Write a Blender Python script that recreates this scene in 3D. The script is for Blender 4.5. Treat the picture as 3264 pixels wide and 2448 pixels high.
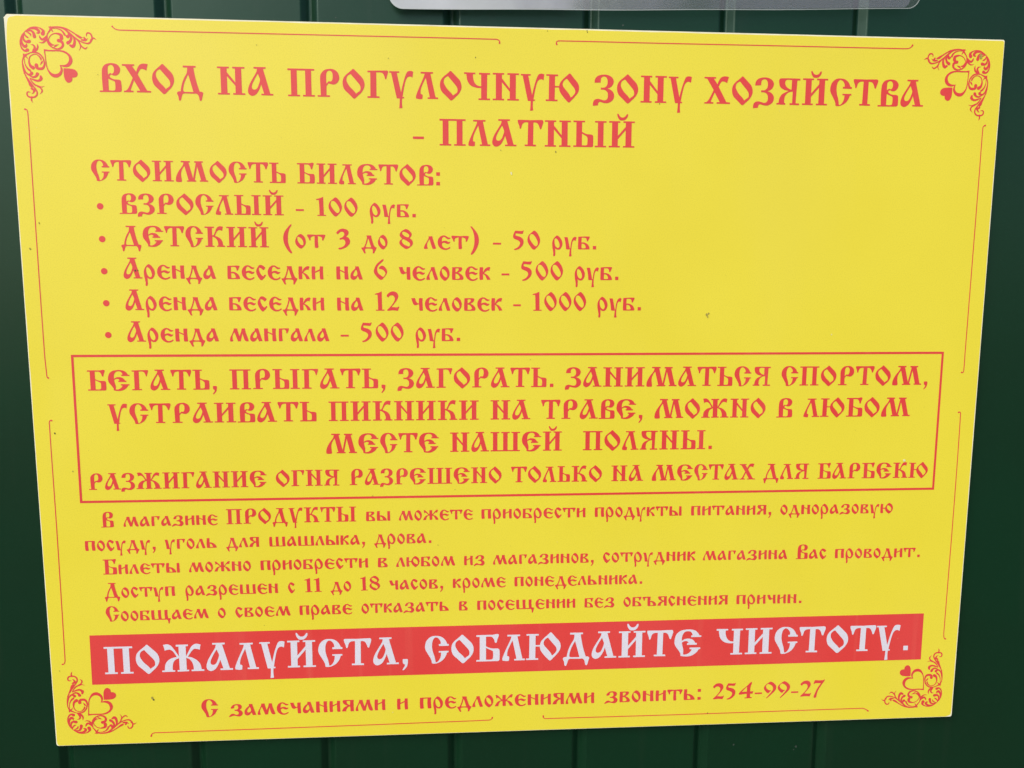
import bpy, math, random
from mathutils import Matrix, Vector
from mathutils.geometry import delaunay_2d_cdt

for o in list(bpy.data.objects): bpy.data.objects.remove(o, do_unlink=True)
scene = bpy.context.scene
COL = scene.collection
Z0 = 1.15            # height of the sign's lower edge above the ground, metres
random.seed(7)

# ------------------------------------------------------------------ camera
cam_data = bpy.data.cameras.new("camera"); cam = bpy.data.objects.new("camera", cam_data); COL.objects.link(cam)
cam_data.sensor_width = 36.0
cam_data.lens = 2522.35 / 3264 * 36.0
cam_data.clip_start = 0.02; cam_data.clip_end = 500
right, up, fwd = (0.99780435, -0.0660812, 0.00444453), (0.00388035, 0.12531986, 0.9921088), (0.06611673, 0.98991323, -0.12530112)
M = Matrix.Identity(4)
for r in range(3):
    M[r][0] = right[r]; M[r][1] = up[r]; M[r][2] = -fwd[r]
M[0][3], M[1][3], M[2][3] = 0.34670878, -0.65978324, 0.39545457 + Z0
cam.matrix_world = M
scene.camera = cam

# ------------------------------------------------------------------ light
SUN_EL, SUN_AZ = math.radians(40), math.radians(217)     # azimuth from +Y, clockwise
world = bpy.data.worlds.new("World"); scene.world = world; world.use_nodes = True
wn = world.node_tree.nodes; wl = world.node_tree.links
sky = wn.new("ShaderNodeTexSky"); sky.sky_type = 'NISHITA'; sky.sun_disc = False
sky.sun_elevation = SUN_EL; sky.sun_rotation = SUN_AZ
sky.air_density = 1.0; sky.dust_density = 1.5; sky.ozone_density = 1.0
wl.new(sky.outputs[0], wn["Background"].inputs[0]); wn["Background"].inputs[1].default_value = 0.13
sd = bpy.data.lights.new("sun", 'SUN'); sd.energy = 3.1; sd.angle = math.radians(40); sd.color = (1, .93, .86)
so = bpy.data.objects.new("sun", sd); COL.objects.link(so)
sdir = Vector((math.sin(SUN_AZ)*math.cos(SUN_EL), math.cos(SUN_AZ)*math.cos(SUN_EL), math.sin(SUN_EL)))
so.rotation_euler = sdir.to_track_quat('Z', 'Y').to_euler(); so.location = sdir*5
scene.view_settings.view_transform = 'Standard'; scene.view_settings.look = 'None'
scene.view_settings.exposure = 0.04; scene.view_settings.gamma = 1.0
scene.render.engine = 'CYCLES'

# ------------------------------------------------------------------ print data (millimetres on the board; glyph units 1/10 % of cap height)
# FONT: glyph -> (width, left bearing, right bearing, outline); outline contours parted by |, ! marks a hole, s marks a smooth point
W_MM, H_MM = 800.0, 598.63
FONT = {
 'В': (79.7, 2, 4, '2,37 122,40 109,338s 112,645s 139,830s 235,956s 375,1005s 499,1014s 667,975s 765,860s 774,768s 734,660s 640,581s 532,575s 440,607s 383,544 422,499s 528,446s 697,434s 767,408s 787,353s 797,92s 777,21s 714,-8 0,-18|!333,604 327,742s 341,881s 389,935s 451,951s 520,916s 555,825s 545,717s 503,654s 457,644 411,668|!335,466 331,51 516,46s 563,87s 570,318s 541,372s 419,422s'),
 'Х': (100.4, 1, 1, '2,994 442,996 440,938 360,933 501,730 574,901s 654,995s 793,1028s 931,1006 897,892s 872,778 787,819s 695,836s 633,794s 551,639 863,70 1004,58 1003,-1 492,1 494,60 611,62 406,421 273,95 294,59 370,57 369,-1 24,-2 26,56 103,61s 182,140s 264,295s 363,512 107,928 0,938'),
 'О': (78.9, 5, 5, '331,989 388,1036s 445,998 587,856s 734,691s 789,523s 777,369s 684,198s 556,72s 460,-23 406,-42s 361,-19 219,125s 57,291s 0,489s 26,674s 108,799s 219,894s|!300,841 257,830s 168,754s 139,646s 160,554s 261,388s 408,237s 481,141 523,179s 625,258s 644,351s 617,457s 485,623s 368,759s'),
 'Д': (95.0, 4, 4, '250,999 717,994 709,933 632,928 668,692s 733,386s 828,75 896,76s 950,38s 941,-24s 912,-132s 884,-231s 846,-257s 810,-221s 785,-89s 717,-5s 610,-1 272,6 209,-17s 169,-104s 133,-227s 101,-262s 62,-244s 37,-91s 0,-15s 2,31s 43,69s 136,80 157,219s 211,405s 295,591s 378,731s 407,926 247,934|!431,680 294,407s 233,190s 229,98 274,62 597,60 530,320s 477,518s'),
 'А': (90.0, 5, 3, '225,1017 655,1018 653,959 560,951 796,65 900,64 898,3 473,5 476,63 574,63 477,396 418,240s 319,69s 208,-10s 116,-19s 26,47s 0,169s 54,370s 171,588s 319,838s 345,952 222,958|!369,777 214,512s 145,326s 163,234s 232,205s 326,254s 411,440s 441,570s 419,640'),
 'П': (96.0, 5, 5, '0,935 960,935 960,1000 0,1000|115,30 330,30 330,970 115,970|630,30 845,30 845,970 630,970|0,0 425,0 425,60 0,60|535,0 960,0 960,60 535,60'),
 'Р': (79.0, 5, 7, '2,61 118,61 106,473 111,764s 173,887s 283,981s 422,1015s 574,1010s 725,915s 790,764s 777,611s 697,502s 588,454s 497,467s 406,495 326,387 323,66 445,62 443,4 0,6|!323,484 326,784s 348,891s 404,945s 481,946s 540,880s 558,759s 542,636s 491,568s 418,578'),
 'Г': (76.3, 5, 2, '14,982 678,1000s 740,999s 763,959s 752,898s 718,790s 690,689s 654,688s 632,773s 583,879s 508,923s 334,925 329,63 442,60 440,1 0,-3 2,58 109,58 116,923 12,924'),
 'У': (87.3, 2, 4, '2,982 366,981 364,926 275,921 422,221 489,513s 584,821s 665,976s 773,1006s 873,981 861,889s 845,763 767,801s 674,777s 604,669s 541,423s 475,54 530,53 529,1 458,-1 453,-191s 469,-352 350,-364 364,-193s 370,-3 263,-2 67,925 0,927'),
 'Л': (81.3, 5, 2, '180,979 632,980 631,922 539,917 587,677 721,63 813,62 811,1 426,1 427,59 507,58 366,763 252,532s 185,347s 171,178 241,149s 245,104s 236,-4 144,-15s 7,6 0,83s 44,221s 159,499s 290,792s 325,915 178,921'),
 'Ч': (95.3, 5, 5, '0,1000 412,993 412,937 325,933 334,780s 388,624s 491,526s 625,502 625,927 550,929 550,992 953,988 953,929 850,927 838,58 953,57 953,-2 528,-2 528,57 625,55 625,440 444,444s 256,513s 131,667s 88,854s 81,935 0,938'),
 'Ю': (124.4, 2, 5, '12,988 450,984 450,925 338,920 338,564 519,560 519,507 338,508 331,64 438,59 438,0 0,3 0,62 109,61 119,930 12,928|822,986 884,1031s 938,994 1056,849s 1197,679s 1244,523s 1212,351s 1088,178s 916,-6 869,-38s 822,-20 650,171s 525,357s 494,513s 525,670s 634,812s|!781,839 681,766s 628,656s 650,546s 775,392s 884,253s 931,150 1009,208s 1097,334s 1081,459s 962,613s 853,752s'),
 'З': (77.9, -1, 6, '49,704 69,845s 162,955s 318,1005s 505,1007s 678,931s 763,792s 734,651s 635,540s 516,501 667,447s 771,323s 779,167s 702,41s 547,-39s 390,-32s 249,3s 203,-44s 191,-129 1,-150 0,-47s 46,63s 170,115s 295,92s 436,62s 530,117s 553,242s 527,367s 433,444s 286,454 285,535 416,537s 509,616s 533,757s 491,898s 396,943s 303,895s 279,801s 280,716'),
 'Я': (88.6, 5, 5, '171,988s 882,988 886,922 772,916 740,63 876,61 881,-9 510,-3 506,63 605,64 611,497 469,470s 340,356s 299,211s 299,79 342,56 345,-2 3,4 0,58 81,71 112,249s 206,395s 405,502s 466,523 278,561s 128,661s 79,805s 82,949s|!565,925 380,934s 320,891s 315,768s 397,646s 558,566'),
 'С': (83.8, 5, 4, '834,706 838,636 488,638 484,704 553,714 538,829s 449,943s 353,957s 270,845s 242,617s 275,412s 326,248s 368,22 441,44s 535,190s 565,388 482,391 479,445 829,447 832,393 771,380 718,235s 603,88s 424,-10s 281,-25s 230,-1 210,123s 117,306s 10,510s 0,675s 63,861s 219,996s 403,1020s 570,982s 700,873s 784,706'),
 'Т': (94.7, 2, 1, '3,992s 97,1002s 476,996 837,1007s 929,996s 947,914s 897,748s 870,666s 828,665s 792,767s 714,889s 581,908 573,75 677,69 681,7 261,12 257,74 368,71 383,912 248,902s 170,838s 119,681s 80,660s 51,774s 0,918s'),
 'Н': (97.0, 5, 5, '0,940 420,940 420,1000 0,1000|0,0 420,0 420,60 0,60|115,30 340,30 340,970 115,970|540,940 970,940 970,1000 540,1000|540,0 970,0 970,60 540,60|630,30 855,30 855,970 630,970|330,820 340,660 640,310 640,430'),
 'И': (97.0, 5, 5, '0,940 420,940 420,1000 0,1000|0,0 420,0 420,60 0,60|115,30 340,30 340,970 115,970|540,940 970,940 970,1000 540,1000|540,0 970,0 970,60 540,60|630,30 855,30 855,970 630,970|330,430 330,300 640,670 640,800'),
 'Й': (97.0, 5, 5, '0,940 420,940 420,1000 0,1000|0,0 420,0 420,60 0,60|115,30 340,30 340,970 115,970|540,940 970,940 970,1000 540,1000|540,0 970,0 970,60 540,60|630,30 855,30 855,970 630,970|330,430 330,300 640,670 640,800|300,1270s 340,1280s 410,1180s 500,1140s 600,1180s 670,1270s 710,1260s 680,1140s 580,1040s 500,1030s 410,1040s 330,1140s'),
 'Ь': (75.0, 5, 5, '0,940 430,940 430,1000 0,1000|110,30 325,30 325,970 110,970|310,590 490,500s 680,480s 740,440s 750,380s 750,80s 740,20s 690,0 0,0 0,60 110,60 110,200 310,200|!325,510 480,420s 530,350s 530,120s 510,80s 460,65 325,65|0,0 120,0 120,60 0,60'),
 'Ы': (124.0, 5, 5, '0,940 430,940 430,1000 0,1000|110,30 325,30 325,970 110,970|310,590 490,500s 680,480s 740,440s 750,380s 750,80s 740,20s 690,0 0,0 0,60 110,60 110,200 310,200|!325,510 480,420s 530,350s 530,120s 510,80s 460,65 325,65|0,0 120,0 120,60 0,60|810,940 1240,940 1240,1000 810,1000|810,0 1240,0 1240,60 810,60|920,30 1135,30 1135,970 920,970'),
 'Б': (83.0, 5, 5, '0,935 600,935 600,1000 0,1000|120,30 345,30 345,970 120,970|0,0 400,0 400,60 0,60|550,998 650,1010s 704,1026s 780,1020s 800,995s 796,946s 748,810s 726,713s 700,692s 666,712s 628,832s 563,916s 510,935 500,960|330,580 455,515s 574,482s 760,477s 807,453s 830,392s 830,57s 807,20s 770,0 300,0 300,200|!345,510 563,401 596,357s 594,119s 570,76s 530,60 345,60'),
 'Е': (98.4, 5, 4, '984,769 978,712 611,714 611,777 663,781 652,830s 598,914s 489,944s 380,920s 304,830s 272,711s 268,570 337,623s 424,655s 533,658s 652,624s 728,556s 766,485 826,485 826,418 462,418 462,483 516,489 505,530s 446,565s 359,562s 272,510 293,396s 332,231s 326,52 424,49s 533,95s 614,179s 641,249 567,246 567,311 957,308 957,251 902,241 837,140s 707,35s 554,-23s 380,-26s 234,1 228,93s 141,237s 33,392s 0,524s 16,697s 76,848s 217,963s 402,1006s 598,1006s 761,958s 859,868s 913,772'),
 'Ж': (143.5, 3, 3, '501,995 916,997 914,939 835,930 837,62 916,63 915,7 522,0 524,59 597,61 591,924 499,930|66,999 154,1017s 249,1014s 342,956s 433,834s 591,568 590,529 519,539 414,732s 322,814s 243,824s 118,785 103,892s|591,552 589,497 485,453s 403,360s 367,219s 363,60 441,53 440,3 0,0 2,55 94,60 106,226s 166,367s 312,489s 488,540s|1347,981 1325,902s 1315,792 1240,818s 1129,829s 1048,768s 916,582s 883,520 820,530 920,725s 1021,912s 1118,996s 1214,1017s|820,545 915,543 1041,507s 1196,407s 1302,270s 1344,70 1435,60 1434,4 997,5 999,60 1075,63 1071,197s 1020,357s 944,455s 819,509'),
 'М': (149.4, 5, 3, '260,1010 678,1005 678,936 613,933 798,166 952,922 880,930 880,1002 1280,1002 1280,933 1205,931 1270,659 1407,77 1494,72 1494,4 1104,8 1104,72 1165,75 1003,748 873,86 938,64 938,2 505,1 505,65 584,68 418,763 325,627s 260,454s 253,267s 281,50 260,-15 36,-16s 0,25s 10,198s 65,356s 166,542s 339,785s 382,936 260,941'),
 'К': (95.3, 5, 4, '1,1003 451,1001 451,936 352,924 348,577 417,576 487,721s 557,892s 644,994s 756,1026s 885,996 862,906s 844,791 771,821s 686,831s 599,772s 494,575 485,545 614,497s 750,410s 834,263s 867,78 953,60 952,0 566,4 566,64 626,67 619,222s 569,360s 476,455s 356,508 352,66 442,61 441,1 8,-2 8,65 133,68 133,931 0,939'),
 'Ш': (150.0, 5, 5, '0,940 440,940 440,1000 0,1000|540,940 970,940 970,1000 540,1000|1060,940 1500,940 1500,1000 1060,1000|120,30 345,30 345,970 120,970|640,30 865,30 865,970 640,970|1150,30 1375,30 1375,970 1150,970|0,0 1500,0 1500,60 0,60'),
 'р': (53.0, 5, 6, '245,706s 333,667s 431,557s 506,424s 530,268s 489,113s 398,1s 308,-22s 209,4s 155,66 166,-134s 158,-312s 113,-357s 58,-335s 61,-179s 11,109s 0,331s 41,487s 132,621s 212,693s|!165,559s 126,510s 120,354s 168,177s 255,84s 322,78s 379,156s 370,289s 307,445s 231,533s'),
 'е': (61.7, 5.5, 4, '617,551s 583,513s 493,495s 405,543s 340,600s 273,609s 216,537s 198,370 303,409s 425,410s 524,357s 606,367 601,322s 556,273s 477,250s 389,283s 301,316s 204,270 220,159s 296,60s 384,32s 485,50s 574,100s 614,85s 584,29s 483,-27s 360,-51s 205,-14s 63,103s 0,269s 3,424s 73,569s 186,659s 297,682s 397,656s 495,595s 562,573s 595,578s'),
 'н': (61.0, 5.5, 5, '17,649 179,650 189,606s 186,339s 204,6 31,-2 6,49s 0,449s 5,616s|417,652 595,647 582,453s 593,231s 610,31 587,2 435,1 410,52s 408,341s 405,619s|179,495 416,385 414,319 177,432'),
 'д': (77.3, 1, 2.5, '264,651 515,644 527,526s 577,349s 638,171s 702,72s 773,50s 771,6s 708,-117s 648,-246 570,-251 580,-140s 565,-51s 499,-18s 389,-8s 278,-9s 199,-32s 185,-121s 222,-236 159,-259s 116,-210s 53,-88s 0,0s 1,38s 102,56s 171,146s 244,346s 294,547|!348,503 298,302s 209,68 368,54 497,59 440,237s 380,436s'),
 'а': (62.0, 4, 3.5, '244,653 422,654 482,444 620,11 442,-1 367,176 304,65s 224,2s 124,-15s 37,40s 0,151s 22,285s 104,419s 229,531s 253,586|!284,498 190,353s 147,241s 174,186s 241,168s 320,209s 348,276s 336,376s'),
 'б': (60.2, 5, 5, '8,642 568,660s 602,632s 577,561s 515,419 456,415s 446,490s 400,573s 318,596 184,596 172,352 325,348s 489,266s 581,136s 602,30s 566,-1 23,-2 0,28s 1,323|!182,289 182,60 386,65s 396,124s 358,218s 288,277s'),
 'с': (46.9, 4.5, 5, '213,702s 295,688s 412,613s 451,554s 349,436 245,530s 146,560 138,494s 170,364s 250,211s 355,136 428,228s 469,188s 425,105s 341,10s 245,-54s 175,-14s 60,163s 0,340s 19,470s 105,624s 165,688s'),
 'к': (55.6, 4.5, 4, '16,640 176,640 187,593s 175,357 268,534s 388,629s 483,653s 547,623s 516,535s 503,448 421,476s 337,440s 236,334 370,275s 497,146s 556,16 388,4 332,145s 263,251s 181,298 187,15 33,-2 11,50s 0,333s'),
 'и': (58.2, 5.5, 5, '15,640 174,640 184,574s 173,244s 185,31 149,0 26,0 5,102s 0,456s|417,646 575,642 567,457s 582,21 550,-1 432,-1 406,79s 399,457s|171,390 405,504 403,429 170,319'),
 '6': (63.9, 5, 5, '439,1017s 478,975s 403,878s 278,767s 181,628s 161,461s 208,322s 319,225s 439,133 500,197s 550,308s 514,406s 403,503s 250,531 244,578s 306,661s 389,697s 500,656s 611,503s 639,364s 583,239s 431,44s 347,-11s 264,17s 111,169s 0,364s 14,517s 97,711s 250,878s'),
 'ч': (57.5, 5, 5, '0,631 186,637 228,487s 311,382s 375,376 381,621 422,637 561,632 556,432s 575,30 533,-1 422,1 394,43 381,334 269,293s 200,270s 117,306s 47,458s'),
 'л': (58.9, 2, 3, '234,631 409,637 449,465 589,35 569,-1 422,1 349,215 277,479 183,326s 154,187s 194,6 27,0s 0,33s 43,186s 156,381s 227,534s'),
 'о': (49.5, 5, 6, '248,687s 331,659s 441,535s 495,340s 465,160s 338,-7s 255,-44s 158,6s 35,158s 0,311s 38,464s 136,617s|!122,534s 205,520s 315,423s 375,271s 368,132 271,145s 161,270s 107,409s'),
 'в': (55.9, 6, 5.5, '17,633 453,633s 503,606s 508,536s 451,439s 311,361 450,286s 559,161s 558,36s 502,0 30,0 3,36s 0,328|!175,572 286,578s 336,550s 298,453s 178,378|!178,322 297,272s 379,161s 364,78s 175,58'),
 '5': (52.0, 5, 12, '520,962 488,875s 450,788s 275,792 125,800 112,712s 188,675s 350,625s 475,512s 505,375s 462,200s 325,50s 188,-25s 62,-45 38,18 150,55s 275,162s 330,288s 305,388s 212,462s 62,525s 0,588s 0,725s 62,875s 100,942 375,925s 462,938s'),
 '0': (61.2, 5.5, 5.5, '320,950s 395,912s 508,775s 595,575s 612,412s 558,225s 432,62s 332,-20s 258,0s 132,150s 20,350s 0,525s 58,712s 208,862s|!195,770s 282,738s 408,575s 495,375s 495,250s 432,155 345,188s 208,350s 102,550s 108,688s 145,755s'),
 'у': (63.2, 3, 4, '0,618 170,622 195,542 295,42 325,68 370,392s 445,568s 545,638s 632,610s 615,530s 590,422 508,462s 445,405s 408,268s 375,-8s 375,-208s 400,-332 345,-362 258,-358 275,-208s 295,-2 145,-2s 95,18 70,292s'),
 '.': (17.0, 12, 5, '0,0 170,0 170,175 0,175'),
 ':': (18.0, 10, 5, '0,0 180,0 180,175 0,175|0,480 180,480 180,655 0,655'),
 ',': (19.2, 10, 5, '17,184 111,182s 177,175s 192,118s 184,24s 154,-95s 73,-199s 21,-241s 0,-213s 40,-142s 78,-71s 78,-9 35,0s 12,47s 7,142s'),
 'я': (63.3, 4, 5, '114,668s 632,670 621,497s 633,22 611,-2 467,0 449,24 437,283 335,256s 247,141s 215,5 14,4 0,29s 60,172s 163,272s 308,335 223,365s 95,445s 39,561s 56,647s|!443,607 285,609s 253,573s 282,458s 424,363'),
 'ш': (103.0, 5.5, 5, '20,650 180,650 185,400s 200,40 40,0 10,50s 0,400s|410,650 590,650 590,400s 610,40 440,30 420,200s 410,400|820,650 1010,650 1000,400s 1030,30 1000,0 850,10 830,200s 820,400|40,0 990,0 990,55 40,55'),
 'ь': (62.3, 5.5, 5, '23,658 183,665 192,627s 177,373 306,371s 457,303s 579,169s 623,55s 589,18 42,7 13,45s 0,347|!202,306 202,80 372,77s 372,134s 325,229s'),
 'ы': (84.3, 5.5, 5, '23,658 183,665 192,627s 177,373 306,371s 457,303s 579,169s 623,55s 589,18 42,7 13,45s 0,347|!202,306 202,80 372,77s 372,134s 325,229s|664,649 825,656 830,429s 843,23 806,7 683,5 664,54s 660,432s'),
 'ъ': (91.6, 2, 5, '0,627s 50,653s 526,664 544,607s 519,357 703,340s 871,222s 916,55s 873,-1 373,1 339,58s 341,575 217,576s 161,509s 152,393 86,386s 51,493s 0,577s|!527,291 529,64 706,63s 705,140s 637,240s'),
 'г': (52.6, 7, 3, '16,642 502,652s 526,627s 445,410 390,405s 378,510s 313,585s 176,592 173,299 190,37 159,0 29,0 6,50s 0,348'),
 'м': (93.8, 4, 3, '204,649 383,649 400,530 482,256 573,480 602,649 763,654 797,455 938,45 912,7 813,2s 727,82s 634,405 539,7 402,2 343,157 237,455 147,306s 132,157s 161,32 141,0 29,0s 0,45s 33,206s 124,381s 197,555s'),
 'п': (63.0, 6, 5, '25,654 610,662 618,617s 603,453s 630,43 598,12 454,8 431,45s 410,352s 426,598 207,596 190,396s 214,47 187,6 40,3 15,49s 0,357s 9,613'),
 'т': (84.3, 1, 2, '0,643s 39,669s 424,652 785,666s 843,640s 834,576s 753,378 694,383s 691,485s 641,550s 500,588 495,305 515,48 476,1 373,1s 343,34s 346,587 230,561s 164,510s 162,386 103,376s 73,458s 4,586s'),
 '3': (64.5, 5, 5, '0,753s 72,869s 213,959s 355,972s 509,920s 581,817s 560,689s 458,573 573,522s 645,368s 612,213s 483,72s 329,-18s 149,-69s 93,-44s 98,13s 226,39s 355,123s 419,252s 393,380s 303,445s 170,424s 144,476s 278,548s 368,650s 368,753s 290,817s 175,799s 72,702s'),
 ')': (40.3, 7, 5, '33,1158s 172,1014s 339,764s 403,486s 367,208s 228,-97s 75,-278s 6,-264s 19,-208s 117,14s 181,292s 172,653s 103,931s 6,1097s 0,1147s'),
 '(': (40.3, 5, 10, '369,1158s 231,1014s 64,764s 0,486s 36,208s 175,-97s 328,-278s 397,-264s 383,-208s 286,14s 222,292s 231,653s 300,931s 397,1097s 403,1147s'),
 '8': (65.3, 5, 5, '319,983s 431,947s 569,808s 597,711s 556,600s 486,531 597,447s 653,294s 611,169s 431,17s 319,-17s 181,58s 28,197s 0,308s 42,419s 139,494 56,586s 19,683s 69,822s 194,933s|!181,850s 264,842s 403,767s 472,683s 458,600s 403,572s 292,614s 167,711s 139,794s|!181,475s 292,428s 458,322s 514,211s 458,114s 375,142s 208,225s 125,350s 131,433s'),
 '-': (39.0, 4, 5, '0,235 390,235 390,330 0,330'),
 '1': (43.6, 3, 7, '319,967 333,58 436,53 436,0 33,0 33,50 139,53 119,753s 97,800s 0,794 0,844s 153,892s'),
 '2': (60.0, 5, 6, '0,742s 67,853s 206,950s 344,964s 483,908s 558,769s 539,631s 428,436s 233,192 511,172s 581,214s 600,186s 525,-8 289,19s 39,-3s 19,47 206,242s 358,464s 392,617s 344,728s 261,769s 150,742s 81,658'),
 '4': (77.4, 5, 5, '644,986s 695,935s 627,712s 620,404 712,421s 774,438 747,267 616,274 616,68 712,62 712,0 318,0 318,55 428,62 428,274 27,226 0,301s 164,507s 438,764s|!428,712 164,404 428,404'),
 '9': (65.8, 5, 4, '366,966s 521,873s 658,685s 640,479s 486,274s 161,-51 137,-7 332,240s 469,445s 486,599s 401,736s 212,839 110,736s 116,616s 229,479s 401,438 298,325s 229,267s 110,360s 0,531s 7,668s 110,805s 281,942s'),
 '7': (61.0, 5, 5, '72,973 507,962s 575,1003s 610,962s 421,637s 250,295s 188,-75 45,-82s 96,158s 233,500s 404,774 79,781s 51,733 0,747s'),
 'ж': (102.0, 2, 3, '430,660 608,667 602,501 612,26 582,0 451,2 430,28 420,503|36,658 97,672s 188,616s 349,443s 430,382 430,321 360,342 248,444s 178,495s 77,462 71,557s|430,341 430,291 329,282s 248,181s 192,0 0,-4 67,143s 188,283s 349,342|992,679 966,588s 935,488 834,499s 754,449s 653,329 592,319 596,370 693,460s 814,620s 915,690s|592,350 713,328s 855,266s 956,154s 1020,22 986,2 834,4 774,136s 693,258s 592,289'),
 'щ': (121.4, 6, 4, '5,649 191,657 191,361 214,12 51,-1 23,39s 0,365|423,654 628,660 614,353 644,27 458,30 435,240|842,655 1035,670 1028,345 1051,100 1214,85 1214,39s 1167,-100s 1133,-267 1056,-265 1051,-121s 993,-15s 877,-1 860,92s 837,348|98,56 993,66 993,-8 98,-2'),
 'з': (72.3, 1, 5, '102,459s 150,556s 238,634s 383,673s 578,658s 665,585s 684,498s 646,401s 558,343 665,275s 723,158s 694,51s 607,-31s 510,-50s 383,-17s 238,3s 112,-36s 24,-70s 0,-26s 53,42s 131,110s 228,124s 316,81s 413,56s 500,100s 510,178s 471,236s 403,275s 301,284 301,352 393,357s 481,411s 490,508s 451,595s 374,605s 306,576s 282,498s 267,440 189,425 141,411s'),
 'ю': (85.9, 5, 5, '11,647 187,645 173,533s 171,379 327,378 327,305 169,307 200,54 182,0 29,1 11,38s 0,309|597,709s 688,663s 796,562s 859,390s 841,228s 733,58s 597,-49 462,51s 354,197s 318,333s 354,477s 444,611s 543,691s|!480,529s 561,533s 670,455s 742,328s 733,157 625,176s 507,276s 440,404s'),
}
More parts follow.
